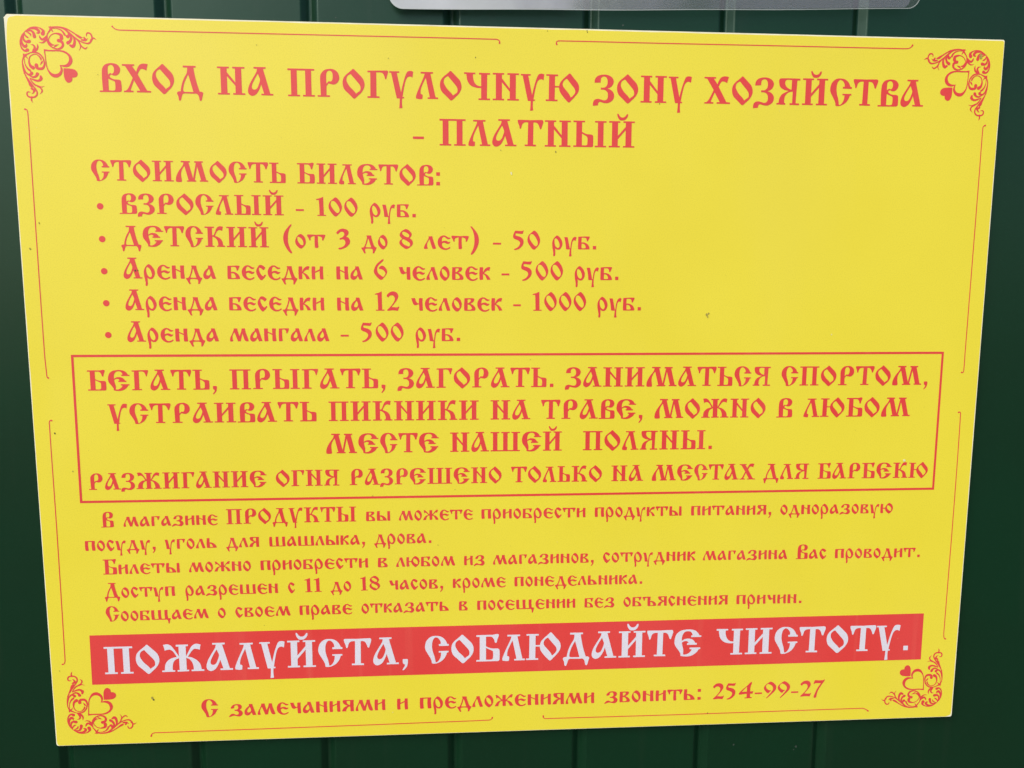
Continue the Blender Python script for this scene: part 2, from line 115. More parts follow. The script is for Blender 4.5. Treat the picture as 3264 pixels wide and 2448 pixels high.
LINES = [
 ('r', 21.13, [('ВХОД', 68.02, 146.71), ('НА', 158.08, 200.81), ('ПРОГУЛОЧНУЮ', 212.3, 444.07), ('ЗОНУ', 455.53, 536.51), ('ХОЗЯЙСТВА', 546.94, 733.21)], [(68.5, 542.83), (234.3, 542.04), (400.2, 542.16), (566.0, 542.84), (731.9, 543.71)]),
 ('r', 20.78, [('-', 310.04, 318.78), ('ПЛАТНЫЙ', 331.4, 490.3)], [(335.6, 506.09), (373.2, 506.28), (410.8, 506.46), (448.4, 506.64), (485.9, 506.82)]),
 ('r', 15.92, [('СТОИМОСТЬ', 57.96, 208.41), ('БИЛЕТОВ:', 217.62, 331.44)], [(59.3, 474.99), (124.2, 475.06), (189.2, 474.9), (254.1, 474.69), (319.0, 474.61)]),
 ('r', 15.67, [('ВЗРОСЛЫЙ', 78.0, 206.14), ('-', 215.65, 222.08), ('100', 232.11, 264.89), ('руб.', 274.63, 311.68)], [(81.8, 449.62), (137.6, 449.6), (193.4, 449.51), (249.1, 449.32), (304.9, 449.01)]),
 ('r', 16.03, [('ДЕТСКИЙ', 77.79, 193.47), ('(от', 204.98, 238.55), ('3', 247.48, 258.37), ('до', 267.4, 288.53), ('8', 298.13, 309.13), ('лет)', 318.0, 362.98), ('-', 374.52, 381.2), ('50', 391.23, 413.42), ('руб.', 423.52, 460.19)], [(82.8, 424.18), (174.9, 424.0), (267.0, 423.78), (359.1, 423.78), (451.2, 424.29)]),
 ('r', 16.36, [('Аренда', 78.18, 150.68), ('беседки', 159.8, 236.3), ('на', 246.72, 268.05), ('6', 277.14, 287.9), ('человек', 297.41, 372.49), ('-', 381.65, 388.11), ('500', 398.08, 432.79), ('руб.', 442.58, 479.44)], [(88.7, 398.5), (184.0, 398.51), (279.4, 398.54), (374.7, 398.71), (470.0, 399.1)]),
 ('r', 16.37, [('Аренда', 78.25, 150.75), ('беседки', 160.16, 236.42), ('на', 246.76, 268.08), ('12', 277.72, 297.33), ('человек', 307.29, 382.37), ('-', 391.46, 397.84), ('1000', 407.74, 452.54), ('руб.', 462.16, 499.07)], [(87.4, 373.18), (188.8, 373.25), (290.2, 373.23), (391.6, 373.35), (493.0, 373.85)]),
 ('r', 16.3, [('Аренда', 78.32, 150.95), ('мангала', 159.67, 239.85), ('-', 249.03, 255.64), ('500', 265.82, 300.58), ('руб.', 310.47, 347.23)], [(88.5, 347.71), (152.0, 347.96), (215.4, 348.04), (278.9, 348.07), (342.4, 348.15)]),
 ('r', 16.58, [('БЕГАТЬ,', 45.02, 147.64), ('ПРЫГАТЬ,', 158.13, 285.04), ('ЗАГОРАТЬ.', 295.01, 425.78), ('ЗАНИМАТЬСЯ', 435.66, 613.49), ('СПОРТОМ,', 623.24, 754.04)], [(51.8, 307.87), (225.1, 308.65), (398.3, 309.2), (571.5, 309.56), (744.8, 309.8)]),
 ('r', 16.52, [('УСТРАИВАТЬ', 59.42, 227.68), ('ПИКНИКИ', 237.82, 362.68), ('НА', 372.73, 406.38), ('ТРАВЕ,', 415.68, 502.79), ('МОЖНО', 513.25, 610.37), ('В', 620.17, 634.27), ('ЛЮБОМ', 644.36, 739.95)], [(66.0, 280.33), (233.9, 281.31), (401.8, 281.78), (569.8, 281.99), (737.7, 282.16)]),
 ('r', 16.68, [('МЕСТЕ', 235.04, 329.0), ('НАШЕЙ', 338.56, 433.56), ('ПОЛЯНЫ.', 451.87, 564.29)], [(245.8, 253.86), (323.1, 254.13), (400.5, 254.37), (477.9, 254.53), (555.2, 254.54)]),
 ('r', 13.79, [('РАЗЖИГАНИЕ', 40.8, 185.13), ('ОГНЯ', 192.72, 245.33), ('РАЗРЕШЕНО', 253.84, 382.12), ('ТОЛЬКО', 390.37, 468.67), ('НА', 476.94, 504.8), ('МЕСТАХ', 512.38, 603.75), ('ДЛЯ', 611.1, 651.81), ('БАРБЕКЮ', 659.99, 760.08)], [(43.5, 224.94), (219.3, 226.2), (395.1, 226.99), (570.9, 227.25), (746.7, 226.93)]),
 ('r', 13.02, [('В', 48.69, 58.86), ('магазине', 66.65, 143.5), ('ПРОДУКТЫ', 150.72, 258.65), ('вы', 266.99, 287.35), ('можете', 294.66, 357.63), ('приобрести', 364.92, 455.03), ('продукты', 463.07, 539.61), ('питания,', 547.92, 619.8), ('одноразовую', 627.85, 730.36)], [(53.0, 193.07), (221.5, 194.65), (389.9, 195.4), (558.3, 195.49), (726.8, 195.06)]),
 ('r', 13.1, [('посуду,', 34.56, 91.74), ('уголь', 99.38, 141.84), ('для', 149.68, 177.02), ('шашлыка,', 185.49, 265.66), ('дрова.', 273.37, 322.02)], [(36.9, 172.86), (107.7, 173.38), (178.4, 173.91), (249.2, 174.4), (319.9, 174.8)]),
 ('r', 13.06, [('Билеты', 48.02, 110.59), ('можно', 118.17, 169.45), ('приобрести', 177.47, 267.92), ('в', 276.27, 284.34), ('любом', 291.7, 342.29), ('из', 349.98, 367.72), ('магазинов,', 374.95, 462.92), ('сотрудник', 471.04, 553.33), ('магазина', 559.94, 636.27), ('Вас', 644.01, 671.72), ('проводит.', 679.65, 758.24)], [(53.0, 152.15), (229.0, 153.7), (405.1, 154.54), (581.1, 154.64), (757.1, 153.95)]),
 ('r', 13.08, [('Доступ', 47.97, 105.77), ('разрешен', 114.31, 191.49), ('с', 199.82, 205.54), ('11', 213.89, 228.0), ('до', 235.67, 253.09), ('18', 261.04, 277.74), ('часов,', 285.61, 331.81), ('кроме', 340.12, 386.07), ('понедельника.', 393.61, 506.29)], [(50.6, 131.67), (164.1, 132.62), (277.6, 133.61), (391.1, 134.29), (504.6, 134.34)]),
 ('r', 13.01, [('Сообщаем', 47.95, 132.68), ('о', 140.36, 146.86), ('своем', 154.92, 201.36), ('праве', 208.89, 253.63), ('отказать', 261.49, 336.58), ('в', 345.43, 352.81), ('посещении', 361.18, 447.32), ('без', 455.47, 481.9), ('объяснения', 489.98, 583.85), ('причин.', 591.7, 651.29)], [(52.9, 111.02), (202.4, 112.6), (351.8, 113.54), (501.3, 113.77), (650.7, 113.25)]),
 ('w', 24.34, [('ПОЖАЛУЙСТА,', 44.39, 300.83), ('СОБЛЮДАЙТЕ', 315.86, 561.07), ('ЧИСТОТУ.', 574.87, 753.21)], [(49.0, 63.91), (224.5, 65.64), (400.0, 66.43), (575.4, 66.51), (750.9, 66.13)]),
 ('r', 15.84, [('С', 123.01, 137.11), ('замечаниями', 146.1, 280.6), ('и', 290.79, 300.32), ('предложениями', 310.69, 465.68), ('звонить:', 474.82, 562.54), ('254-99-27', 573.58, 677.08)], [(129.2, 22.46), (265.1, 23.59), (401.0, 24.06), (536.9, 24.19), (672.7, 24.28)]),
]
BOX = [
 (33.24, 337.15),
 (767.0, 338.81),
 (767.14, 215.8),
 (32.82, 213.9),
]
BANNER = [
 (33.37, 98.87),
 (766.1, 100.82),
 (766.32, 56.81),
 (33.02, 54.72),
]
BOXT = [
 (394.69, 338.3),
 (395.32, 217.53),
]
BORDERS = [
 [(80.27, 591.35), (80.49, 591.01), (81.94, 589.79), (83.65, 589.14), (86.56, 588.86), (160.29, 588.82), (257.85, 588.96), (377.03, 588.98), (378.9, 588.31), (379.65, 587.38), (379.53, 586.19)],
 [(425.49, 586.31), (425.1, 587.38), (425.84, 588.59), (427.72, 588.99), (508.47, 589.07), (604.16, 589.39), (713.04, 589.58), (717.26, 589.81), (719.73, 590.91), (720.89, 592.5)],
 [(10.92, 528.43), (12.28, 527.87), (12.89, 524.96), (12.83, 480.04), (12.76, 338.29), (13.33, 322.12), (13.51, 319.3), (14.42, 318.28)],
 [(14.74, 283.33), (13.44, 283.34), (12.76, 281.4), (12.77, 193.45), (12.12, 80.02), (11.85, 75.81), (10.76, 73.94), (9.78, 73.76)],
 [(788.67, 529.55), (787.28, 528.86), (786.72, 526.83), (786.68, 488.35), (786.22, 336.39), (786.24, 322.89), (785.88, 320.9), (785.14, 320.4), (784.35, 320.65)],
 [(784.41, 285.26), (785.56, 285.51), (786.33, 283.99), (786.79, 204.26), (786.34, 86.89), (786.4, 79.49), (787.05, 76.78), (788.31, 75.85)],
 [(79.48, 6.3), (80.36, 8.29), (82.25, 9.23), (85.14, 9.27), (258.9, 10.17), (313.48, 10.64), (371.39, 11.16), (373.88, 11.97), (374.57, 13.42)],
 [(420.1, 13.51), (420.12, 11.88), (421.53, 10.94), (424.33, 10.85), (543.11, 10.57), (629.68, 10.84), (710.25, 11.05), (714.69, 10.91), (717.73, 9.59), (719.59, 8.16)],
]
BULLETS = [
 (63.15, 455.13),
 (63.21, 429.56),
 (63.3, 404.22),
 (63.4, 378.75),
 (63.5, 353.15),
]
FILM = [
 (294.77, 616.55),
 (303.25, 609.73),
 (356.57, 610.41),
 (507.75, 614.47),
 (716.26, 621.14),
 (722.71, 628.01),
]
ORN = [
 [(28.0, 584.83, 2.55), (28.5, 586.55, 1.93), (27.45, 588.05, 1.04), (25.22, 589.25, 0.58), (22.55, 589.65, 0.5), (19.44, 589.19, 0.46), (17.04, 587.8, 0.42), (14.6, 585.83, 0.38), (12.07, 582.72, 0.46), (10.84, 578.88, 0.58), (11.01, 575.83, 0.77), (12.17, 573.18, 1.08), (14.01, 571.88, 1.24), (15.78, 572.49, 2.32)],
 [(15.0, 586.03, 0.19), (18.61, 588.22, 0.85), (21.33, 588.66, 1.39), (23.6, 588.15, 1.7), (25.22, 586.47, 1.85), (24.57, 585.31, 1.39), (23.52, 585.21, 0.54)],
 [(15.38, 586.04, 0.23), (18.13, 586.87, 0.92), (20.03, 586.54, 1.31), (21.26, 584.85, 1.7), (21.68, 582.57, 2.24)],
 [(15.19, 586.04, 0.15), (17.63, 585.15, 0.92), (18.72, 584.22, 1.08), (19.01, 582.89, 0.39)],
 [(14.38, 585.45, 0.19), (12.21, 581.97, 0.85), (11.83, 579.29, 1.16), (12.41, 576.62, 1.54), (14.04, 575.13, 2.01), (15.24, 575.74, 1.54), (15.33, 577.08, 0.46)],
 [(14.48, 585.26, 0.23), (13.37, 581.99, 0.85), (13.79, 579.71, 1.31), (15.44, 578.61, 1.54), (17.58, 578.96, 2.24)],
 [(14.48, 585.26, 0.15), (14.99, 583.18, 0.92), (16.26, 582.06, 1.08), (17.45, 581.52, 0.31)],
 [(25.39, 583.24, 0.46), (25.88, 581.91, 1.16), (27.14, 580.6, 1.39), (29.11, 581.22, 1.62), (30.59, 583.17, 0.7)],
 [(24.68, 578.44, 0.15), (27.16, 578.12, 0.77), (28.97, 579.12, 1.08), (30.44, 580.87, 1.31), (30.92, 582.41, 0.93)],
 [(18.57, 576.58, 0.15), (20.48, 576.24, 0.93), (21.32, 574.54, 1.31), (20.42, 572.6, 1.31), (19.35, 571.04, 0.77)],
 [(23.26, 577.45, 0.15), (23.7, 575.36, 1.01), (22.98, 573.43, 1.31), (21.33, 571.86, 1.31), (19.91, 570.86, 0.77)],
 [(32.57, 589.82, 0.31), (34.27, 589.29, 1.78), (32.96, 586.85, 0.85), (31.37, 584.53, 0.66), (30.9, 582.03, 0.93), (31.18, 579.36, 1.04), (32.48, 576.71, 1.08), (34.67, 574.77, 0.85), (37.7, 573.84, 0.85), (40.64, 574.41, 1.32), (42.45, 576.56, 1.47), (42.08, 578.66, 1.71), (40.79, 579.67, 1.94), (39.46, 580.02, 2.25)],
 [(12.52, 569.93, 0.23), (13.2, 568.6, 1.78), (15.78, 569.62, 0.77), (18.16, 570.63, 0.62), (20.88, 570.89, 0.93), (23.92, 570.19, 1.01), (26.46, 567.75, 0.93), (27.61, 564.7, 0.85), (27.68, 561.62, 1.16), (26.28, 559.28, 1.63), (23.93, 558.84, 1.71), (22.04, 559.57, 1.86), (21.71, 561.49, 2.4)],
 [(41.7, 581.72, 2.4), (41.64, 583.82, 1.94), (39.97, 584.85, 1.39), (37.29, 585.24, 0.7), (34.52, 584.22, 0.54), (32.64, 582.07, 0.54), (32.01, 580.15, 0.46), (33.13, 577.88, 1.01), (34.41, 576.76, 1.16), (35.97, 576.87, 0.31)],
 [(19.13, 559.51, 2.4), (17.47, 560.63, 1.78), (16.55, 562.92, 1.24), (16.58, 565.61, 0.77), (17.8, 568.13, 0.62), (20.0, 569.33, 0.54), (22.32, 569.39, 0.5), (24.53, 567.71, 0.93), (25.39, 566.19, 1.16), (25.31, 565.03, 0.31)],
 [(35.45, 574.86, 0.23), (37.09, 576.24, 1.16), (39.39, 577.14, 0.19)],
 [(24.7, 561.75, 0.23), (25.79, 563.51, 1.16), (26.85, 564.88, 0.23)],
 [(34.28, 589.36, 1.16), (37.99, 590.1, 0.66), (41.84, 589.86, 0.77), (45.64, 588.88, 0.85), (48.64, 587.35, 0.78), (51.99, 585.22, 0.78), (54.22, 583.66, 1.4), (55.9, 582.71, 1.55), (57.45, 582.67, 0.19)],
 [(13.17, 568.22, 1.16), (11.65, 564.73, 0.66), (11.5, 560.88, 0.7), (12.0, 557.05, 0.7), (13.45, 552.83, 0.77), (15.12, 549.01, 0.93), (16.3, 546.51, 1.71), (17.32, 544.41, 0.78), (16.13, 543.99, 0.16)],
 [(34.45, 588.99, 0.77), (35.27, 586.91, 0.7), (36.01, 586.36, 0.15)],
 [(13.53, 567.84, 0.77), (15.02, 567.11, 0.62), (15.52, 565.97, 0.15)],
 [(35.21, 588.82, 0.31), (38.3, 588.89, 0.5), (41.33, 588.01, 0.77), (43.34, 586.15, 1.16), (44.19, 584.45, 1.32)],
 [(13.04, 566.3, 0.31), (13.18, 562.84, 0.5), (13.99, 560.55, 0.77), (15.39, 558.47, 1.16), (16.68, 557.53, 1.32)],
 [(36.82, 589.81, 0.23), (42.57, 589.26, 0.7), (45.93, 587.36, 1.16), (47.53, 585.11, 1.32), (46.43, 583.17, 2.25), (45.01, 583.82, 0.78)],
 [(11.8, 562.43, 0.23), (12.8, 557.45, 0.7), (14.01, 555.35, 1.01), (15.87, 554.24, 1.32), (17.89, 555.44, 2.09), (17.18, 556.39, 0.78)],
 [(44.48, 588.85, 0.39), (48.14, 585.7, 0.85), (51.82, 582.53, 0.7), (55.54, 579.94, 0.7), (59.34, 578.57, 0.86), (62.06, 578.63, 1.09), (64.14, 580.91, 1.01), (64.5, 583.6, 0.93), (63.27, 585.79, 1.01), (61.35, 586.13, 0.86), (60.42, 584.85, 0.62), (60.58, 583.7, 0.19)],
 [(11.89, 555.5, 0.31), (14.86, 550.93, 0.78), (17.84, 546.35, 0.93), (20.32, 542.91, 0.93), (20.91, 540.21, 1.01), (19.41, 538.04, 1.01), (16.64, 537.41, 1.01), (13.97, 538.13, 1.01), (13.25, 540.06, 0.93), (14.01, 541.43, 0.78), (15.94, 541.28, 0.19)],
 [(63.36, 580.89, 0.78), (65.59, 582.4, 0.93), (67.74, 581.19, 0.12)],
 [(16.67, 537.8, 0.86), (16.31, 535.46, 0.93), (17.07, 533.45, 0.12)],
 [(48.5, 585.13, 0.54), (49.02, 582.46, 1.4), (47.96, 579.76, 1.63), (46.21, 578.49, 2.1)],
 [(16.2, 553.47, 0.54), (18.84, 552.48, 1.16), (21.04, 553.38, 1.47), (22.03, 554.94, 2.25)],
 [(49.61, 584.39, 0.47), (51.19, 581.75, 1.24), (51.27, 578.69, 1.71), (49.85, 575.97, 2.1), (47.96, 576.69, 1.4)],
 [(16.08, 551.73, 0.47), (19.85, 550.26, 1.16), (22.55, 549.93, 1.4), (24.59, 551.52, 2.1), (24.32, 553.26, 1.32)],
 [(51.07, 582.9, 0.54), (54.19, 580.1, 0.93), (55.39, 577.63, 0.86), (55.56, 575.33, 0.62), (54.42, 573.19, 0.16)],
 [(16.41, 550.96, 0.54), (19.25, 547.16, 1.01), (22.27, 545.86, 0.86), (24.56, 545.33, 0.54), (26.62, 545.95, 0.16)],
 [(55.03, 578.01, 0.7), (57.01, 575.56, 0.86), (59.09, 574.57, 1.01), (60.73, 575.91, 0.19)],
 [(21.48, 545.65, 0.7), (23.73, 544.53, 0.86), (24.74, 542.23, 1.01), (23.04, 540.06, 0.16)],
 [(56.76, 580.93, 1.09), (59.47, 580.72, 1.17), (61.3, 582.18, 0.16)],
 [(17.26, 543.63, 1.17), (18.77, 542.88, 1.71), (18.05, 540.93, 0.86), (16.83, 540.13, 0.16)],
 [(58.62, 582.69, 1.01), (59.31, 581.37, 1.56)],
]
HEARTO = [
 (27.94, 573.54, 0),
 (31.84, 572.98, 0),
 (39.59, 573.04, 1),
 (43.42, 572.44, 1),
 (47.15, 569.95, 1),
 (48.94, 566.33, 1),
 (48.28, 563.23, 1),
 (45.79, 560.86, 1),
 (42.66, 560.48, 1),
 (40.17, 561.12, 0),
 (41.1, 559.21, 1),
 (40.99, 556.89, 1),
 (39.33, 554.15, 1),
 (36.31, 552.54, 1),
 (32.86, 553.24, 1),
 (30.36, 556.47, 1),
 (28.91, 560.88, 1),
 (28.43, 567.03, 1),
]
HEARTI = [
 (28.99, 572.03, 0),
 (34.09, 571.92, 1),
 (39.52, 571.96, 1),
 (43.33, 570.9, 1),
 (45.91, 568.76, 1),
 (46.32, 566.08, 1),
 (45.19, 563.55, 1),
 (42.76, 562.14, 1),
 (38.99, 562.06, 0),
 (39.59, 559.95, 1),
 (39.29, 557.63, 1),
 (37.69, 555.86, 1),
 (34.93, 555.22, 1),
 (32.29, 556.32, 1),
 (30.16, 559.36, 1),
 (29.36, 564.74, 1),
]
HEARTS = [
 (41.82, 559.61, 0),
 (48.8, 559.19, 1),
 (51.43, 557.7, 1),
 (52.13, 555.19, 1),
 (50.76, 553.23, 1),
 (48.01, 552.78, 0),
 (47.66, 550.45, 1),
 (45.82, 548.98, 1),
 (43.88, 549.21, 1),
 (42.28, 551.5, 1),
 (41.75, 555.36, 1),
]
SPECKS = [
 (360.5, 574.79, 0.55, 0.0),
 (449.77, 597.28, 0.6, 0.0),
 (450.05, 596.09, 0.5, 0.0),
 (417.92, 596.26, 0.45, 0.0),
 (510.31, 541.86, 0.5, 0.0),
 (425.55, 502.52, 0.9, 1.0),
 (380.74, 503.08, 0.6, 1.0),
 (555.58, 370.47, 1.4, 1.0),
 (557.18, 371.27, 1.1, 1.0),
 (556.46, 368.62, 1.1, 1.0),
 (389.49, 484.83, 1.2, 2.0),
 (7.37, 421.5, 0.9, 1.0),
 (15.69, 441.63, 0.8, 1.0),
 (16.59, 272.83, 0.9, 0.0),
 (737.81, 242.79, 1.6, 2.0),
 (82.33, 41.12, 1.6, 1.0),
 (83.31, 39.66, 1.1, 0.0),
 (780.18, 584.95, 2.2, 1.0),
 (189.2, 580.13, 0.5, 1.0),
 (67.34, 555.38, 0.5, 1.0),
 (291.42, 572.53, 0.5, 1.0),
 (406.01, 332.61, 0.5, 1.0),
 (327.65, 172.84, 0.5, 1.0),
 (286.98, 21.4, 0.5, 2.0),
 (28.71, 240.99, 0.7, 1.0),
 (87.69, 404.96, 0.9, 0.0),
 (89.64, 404.97, 0.6, 0.0),
 (665.4, 353.76, 0.8, 2.0),
 (272.89, 217.0, 0.5, 1.0),
 (342.39, 221.55, 0.5, 1.0),
 (7.02, 68.11, 0.6, 1.0),
 (569.34, 11.4, 0.6, 0.0),
]
YEL, YEL2 = (.82, .705, .046), (.80, .68, .040)
RED, RED2 = (.75, .056, .050), (.71, .048, .043)
WHT, WHT2 = (.74, .72, .80), (.70, .68, .76)
STEEL, STEEL2 = (.0030, .027, .0105), (.0045, .021, .0085)

# ------------------------------------------------------------------ helpers
def link(name, mesh, mat=None, parent=None):
    o = bpy.data.objects.new(name, mesh); COL.objects.link(o)
    if mat and mesh: mesh.materials.append(mat)
    if parent: o.parent = parent; o.matrix_parent_inverse = parent.matrix_world.inverted()
    return o
def empty(name, loc, label, cat):
    o = bpy.data.objects.new(name, None); COL.objects.link(o); o.location = loc
    o.empty_display_size = .05
    o.matrix_world = Matrix.Translation(loc)
    o['label'] = label; o['category'] = cat
    return o
def mesh_from(name, v, f):
    m = bpy.data.meshes.new(name); m.from_pydata(v, [], f); m.update(); return m

def smooth_loop(P, steps=6):
    """P: (x, y, smooth) closed loop -> polyline"""
    n = len(P); out = []
    V = [Vector((p[0], p[1])) for p in P]
    def tan(i, L, chord, other):
        if P[i][2]:
            a, b = V[i-1], V[(i+1) % n]
            d = b-a
            if d.length < 1e-9: return chord
            return d.normalized()*L
        return None
    for i in range(n):
        j = (i+1) % n
        out.append(V[i])
        if not P[i][2] and not P[j][2]: continue
        ch = V[j]-V[i]; L = ch.length
        if L < 1e-6: continue
        t0 = tan(i, L, ch, None); t1 = tan(j, L, ch, None)
        if t0 is None: t0 = 1.5*ch-.5*t1
        if t1 is None: t1 = 1.5*ch-.5*t0
        for k in range(1, steps):
            t = k/steps; t2, t3 = t*t, t*t*t
            out.append((2*t3-3*t2+1)*V[i]+(t3-2*t2+t)*t0+(-2*t3+3*t2)*V[j]+(t3-t2)*t1)
    return out

def inside(p, loop):
    c = False; x, y = p; n = len(loop); j = n-1
    for i in range(n):
        yi, yj = loop[i][1], loop[j][1]
        if (yi > y) != (yj > y) and x < (loop[j][0]-loop[i][0])*(y-yi)/(yj-yi)+loop[i][0]: c = not c
        j = i
    return c

def fill(pos, neg=()):
    """union of the pos loops minus the neg loops -> (verts2d, tris)"""
    vs, es = [], []
    for lp in list(pos)+list(neg):
        b = len(vs); vs += [Vector((p[0], p[1])) for p in lp]
        es += [(b+k, b+(k+1) % len(lp)) for k in range(len(lp))]
    r = delaunay_2d_cdt(vs, es, [], 0, 1e-5)
    ov, of = r[0], r[2]; tris = []
    for t in of:
        c = (ov[t[0]]+ov[t[1]]+ov[t[2]])/3
        if any(inside(c, l) for l in pos) and not any(inside(c, l) for l in neg):
            a = (ov[t[1]]-ov[t[0]]).cross(ov[t[2]]-ov[t[0]])
            tris.append(tuple(t) if a > 0 else (t[0], t[2], t[1]))
    used = sorted({i for t in tris for i in t}); mp = {u: k for k, u in enumerate(used)}
    return [ov[u] for u in used], [tuple(mp[i] for i in t) for t in tris]

def stroke_loop(pts, w=None, caps=True, steps=5):
    """smooth centreline with width (x, y, w) -> outline loop"""
    P = [Vector((p[0], p[1])) for p in pts]; W = [p[2] if len(p) > 2 else w for p in pts]
    n = len(P); C, R = [], []
    for i in range(n-1):
        L = (P[i+1]-P[i]).length
        ta = (P[i+1]-P[i-1]).normalized()*L if i > 0 else P[i+1]-P[i]
        tb = (P[i+2]-P[i]).normalized()*L if i < n-2 else P[i+1]-P[i]
        for k in range(steps):
            t = k/steps; t2, t3 = t*t, t*t*t
            C.append((2*t3-3*t2+1)*P[i]+(t3-2*t2+t)*ta+(-2*t3+3*t2)*P[i+1]+(t3-t2)*tb)
            s = t2*(3-2*t); R.append(W[i]*(1-s)+W[i+1]*s)
    C.append(P[-1]); R.append(W[-1])
    A, B = [], []
    for i in range(len(C)):
        d = (C[min(i+1, len(C)-1)]-C[max(i-1, 0)]).normalized(); nn = Vector((-d.y, d.x))
        A.append(C[i]+nn*R[i]/2); B.append(C[i]-nn*R[i]/2)
    def cap(c, a, b, d, r):
        return [c+(a-c)*math.cos(t)+d*r/2*math.sin(t) for t in (math.pi/6, math.pi/3, math.pi/2, 2*math.pi/3, 5*math.pi/6)]
    d1 = (C[-1]-C[-2]).normalized(); d0 = (C[0]-C[1]).normalized()
    return A+cap(C[-1], A[-1], B[-1], d1, R[-1])+B[::-1]+cap(C[0], B[0], A[0], d0, R[0])

GLYPH = {}
def glyph(ch):
    if ch not in GLYPH:
        pos, neg = [], []
        for c in FONT[ch][3].split('|'):
            h = c[0] == '!'; pts = []
            for p in c.lstrip('!').split(' '):
                s = p.endswith('s'); a, b = p.rstrip('s').split(','); pts.append((float(a)/10, float(b)/10, s))
            (neg if h else pos).append(smooth_loop(pts, 5))
        GLYPH[ch] = fill(pos, neg)
    return GLYPH[ch]

# board coordinates (mm) -> world; depth d in mm towards the viewer
def bw(x, z, d=0.0): return (x/1000.0, -d/1000.0, z/1000.0+Z0)
def flat_mesh(name, v2, tris, d):
    # seen from -Y: counter-clockwise in (x, z) faces the viewer
    return mesh_from(name, [bw(p[0], p[1], d) for p in v2], tris)

# ------------------------------------------------------------------ materials
def new_mat(name):
    m = bpy.data.materials.new(name); m.use_nodes = True
    return m, m.node_tree.nodes, m.node_tree.links, m.node_tree.nodes["Principled BSDF"]
def noise_mix(n, l, bsdf, base, alt, scale=(1, 1, 1), detail=4, lo=.4, hi=.7, nscale=5.0, amount=1.0):
    tc = n.new("ShaderNodeTexCoord"); mp = n.new("ShaderNodeMapping"); mp.inputs['Scale'].default_value = scale
    nz = n.new("ShaderNodeTexNoise"); nz.inputs['Scale'].default_value = nscale; nz.inputs['Detail'].default_value = detail
    rp = n.new("ShaderNodeMapRange"); rp.inputs[1].default_value = lo; rp.inputs[2].default_value = hi; rp.inputs[4].default_value = amount
    mx = n.new("ShaderNodeMix"); mx.data_type = 'RGBA'
    l.new(tc.outputs['Object'], mp.inputs[0]); l.new(mp.outputs[0], nz.inputs[0]); l.new(nz.outputs[0], rp.inputs[0])
    l.new(rp.outputs[0], mx.inputs[0])
    if isinstance(base, tuple): mx.inputs[6].default_value = (*base, 1)
    else: l.new(base, mx.inputs[6])
    mx.inputs[7].default_value = (*alt, 1)
    l.new(mx.outputs[2], bsdf.inputs['Base Color'])
    return mx.outputs[2], tc
def bump(n, l, bsdf, tc, scale, strength, dist=.0005, detail=2):
    nz = n.new("ShaderNodeTexNoise"); nz.inputs['Scale'].default_value = scale; nz.inputs['Detail'].default_value = detail
    b = n.new("ShaderNodeBump"); b.inputs['Strength'].default_value = strength; b.inputs['Distance'].default_value = dist
    l.new(tc.outputs['Object'], nz.inputs[0]); l.new(nz.outputs[0], b.inputs['Height']); l.new(b.outputs[0], bsdf.inputs['Normal'])
def print_mat(name, base, alt, rough=.42, amount=1.0, streak=None):
    m, n, l, b = new_mat(name)
    c, tc = noise_mix(n, l, b, base, alt, nscale=9, amount=amount)
    if streak:
        c, _ = noise_mix(n, l, b, c, streak, scale=(1, 1, .02), nscale=90, lo=.58, hi=.85, amount=.5, detail=3)
    c, _ = noise_mix(n, l, b, c, tuple(min(1, q*.9+.07) for q in alt), scale=(1.6, 1, .55), nscale=5.5, lo=.50, hi=.78, amount=.30, detail=7)   # dust film and rain marks
    # fine print grain
    c, _ = noise_mix(n, l, b, c, tuple(min(1, q*.80) for q in alt), nscale=1100, lo=.45, hi=.75, amount=.45, detail=2)
    b.inputs['Roughness'].default_value = rough
    b.inputs['Specular IOR Level'].default_value = .5
    bump(n, l, b, tc, 900, .06, .0002)
    rn = n.new('ShaderNodeTexNoise'); rn.inputs['Scale'].default_value = 7; rn.inputs['Detail'].default_value = 6
    rr_ = n.new('ShaderNodeMapRange'); rr_.inputs[1].default_value = .3; rr_.inputs[2].default_value = .7; rr_.inputs[3].default_value = rough-.10; rr_.inputs[4].default_value = rough+.12
    l.new(tc.outputs['Object'], rn.inputs[0]); l.new(rn.outputs[0], rr_.inputs[0]); l.new(rr_.outputs[0], b.inputs['Roughness'])
    return m
M_YEL = print_mat('yellow print film', YEL, YEL2)
M_RED = print_mat('red ink', RED, RED2, streak=(.78, .16, .11))
M_WHT = print_mat('white lettering', WHT, WHT2)
m, n, l, b = new_mat('foam board core'); M_CORE = m
c, tc = noise_mix(n, l, b, (.86, .83, .60), (.74, .70, .50), nscale=60); b.inputs['Roughness'].default_value = .7
m, n, l, b = new_mat('dirt'); M_DIRT = m
c, tc = noise_mix(n, l, b, (.05, .04, .02), (.16, .13, .04), nscale=400); b.inputs['Roughness'].default_value = .9
m, n, l, b = new_mat('dirt faint'); M_DIRT2 = m
c, tc = noise_mix(n, l, b, (.30, .25, .05), (.50, .42, .07), nscale=900); b.inputs['Roughness'].default_value = .9
m, n, l, b = new_mat('pale chip'); M_CHIP = m
c, tc = noise_mix(n, l, b, (.78, .74, .45), (.72, .66, .3), nscale=900); b.inputs['Roughness'].default_value = .7

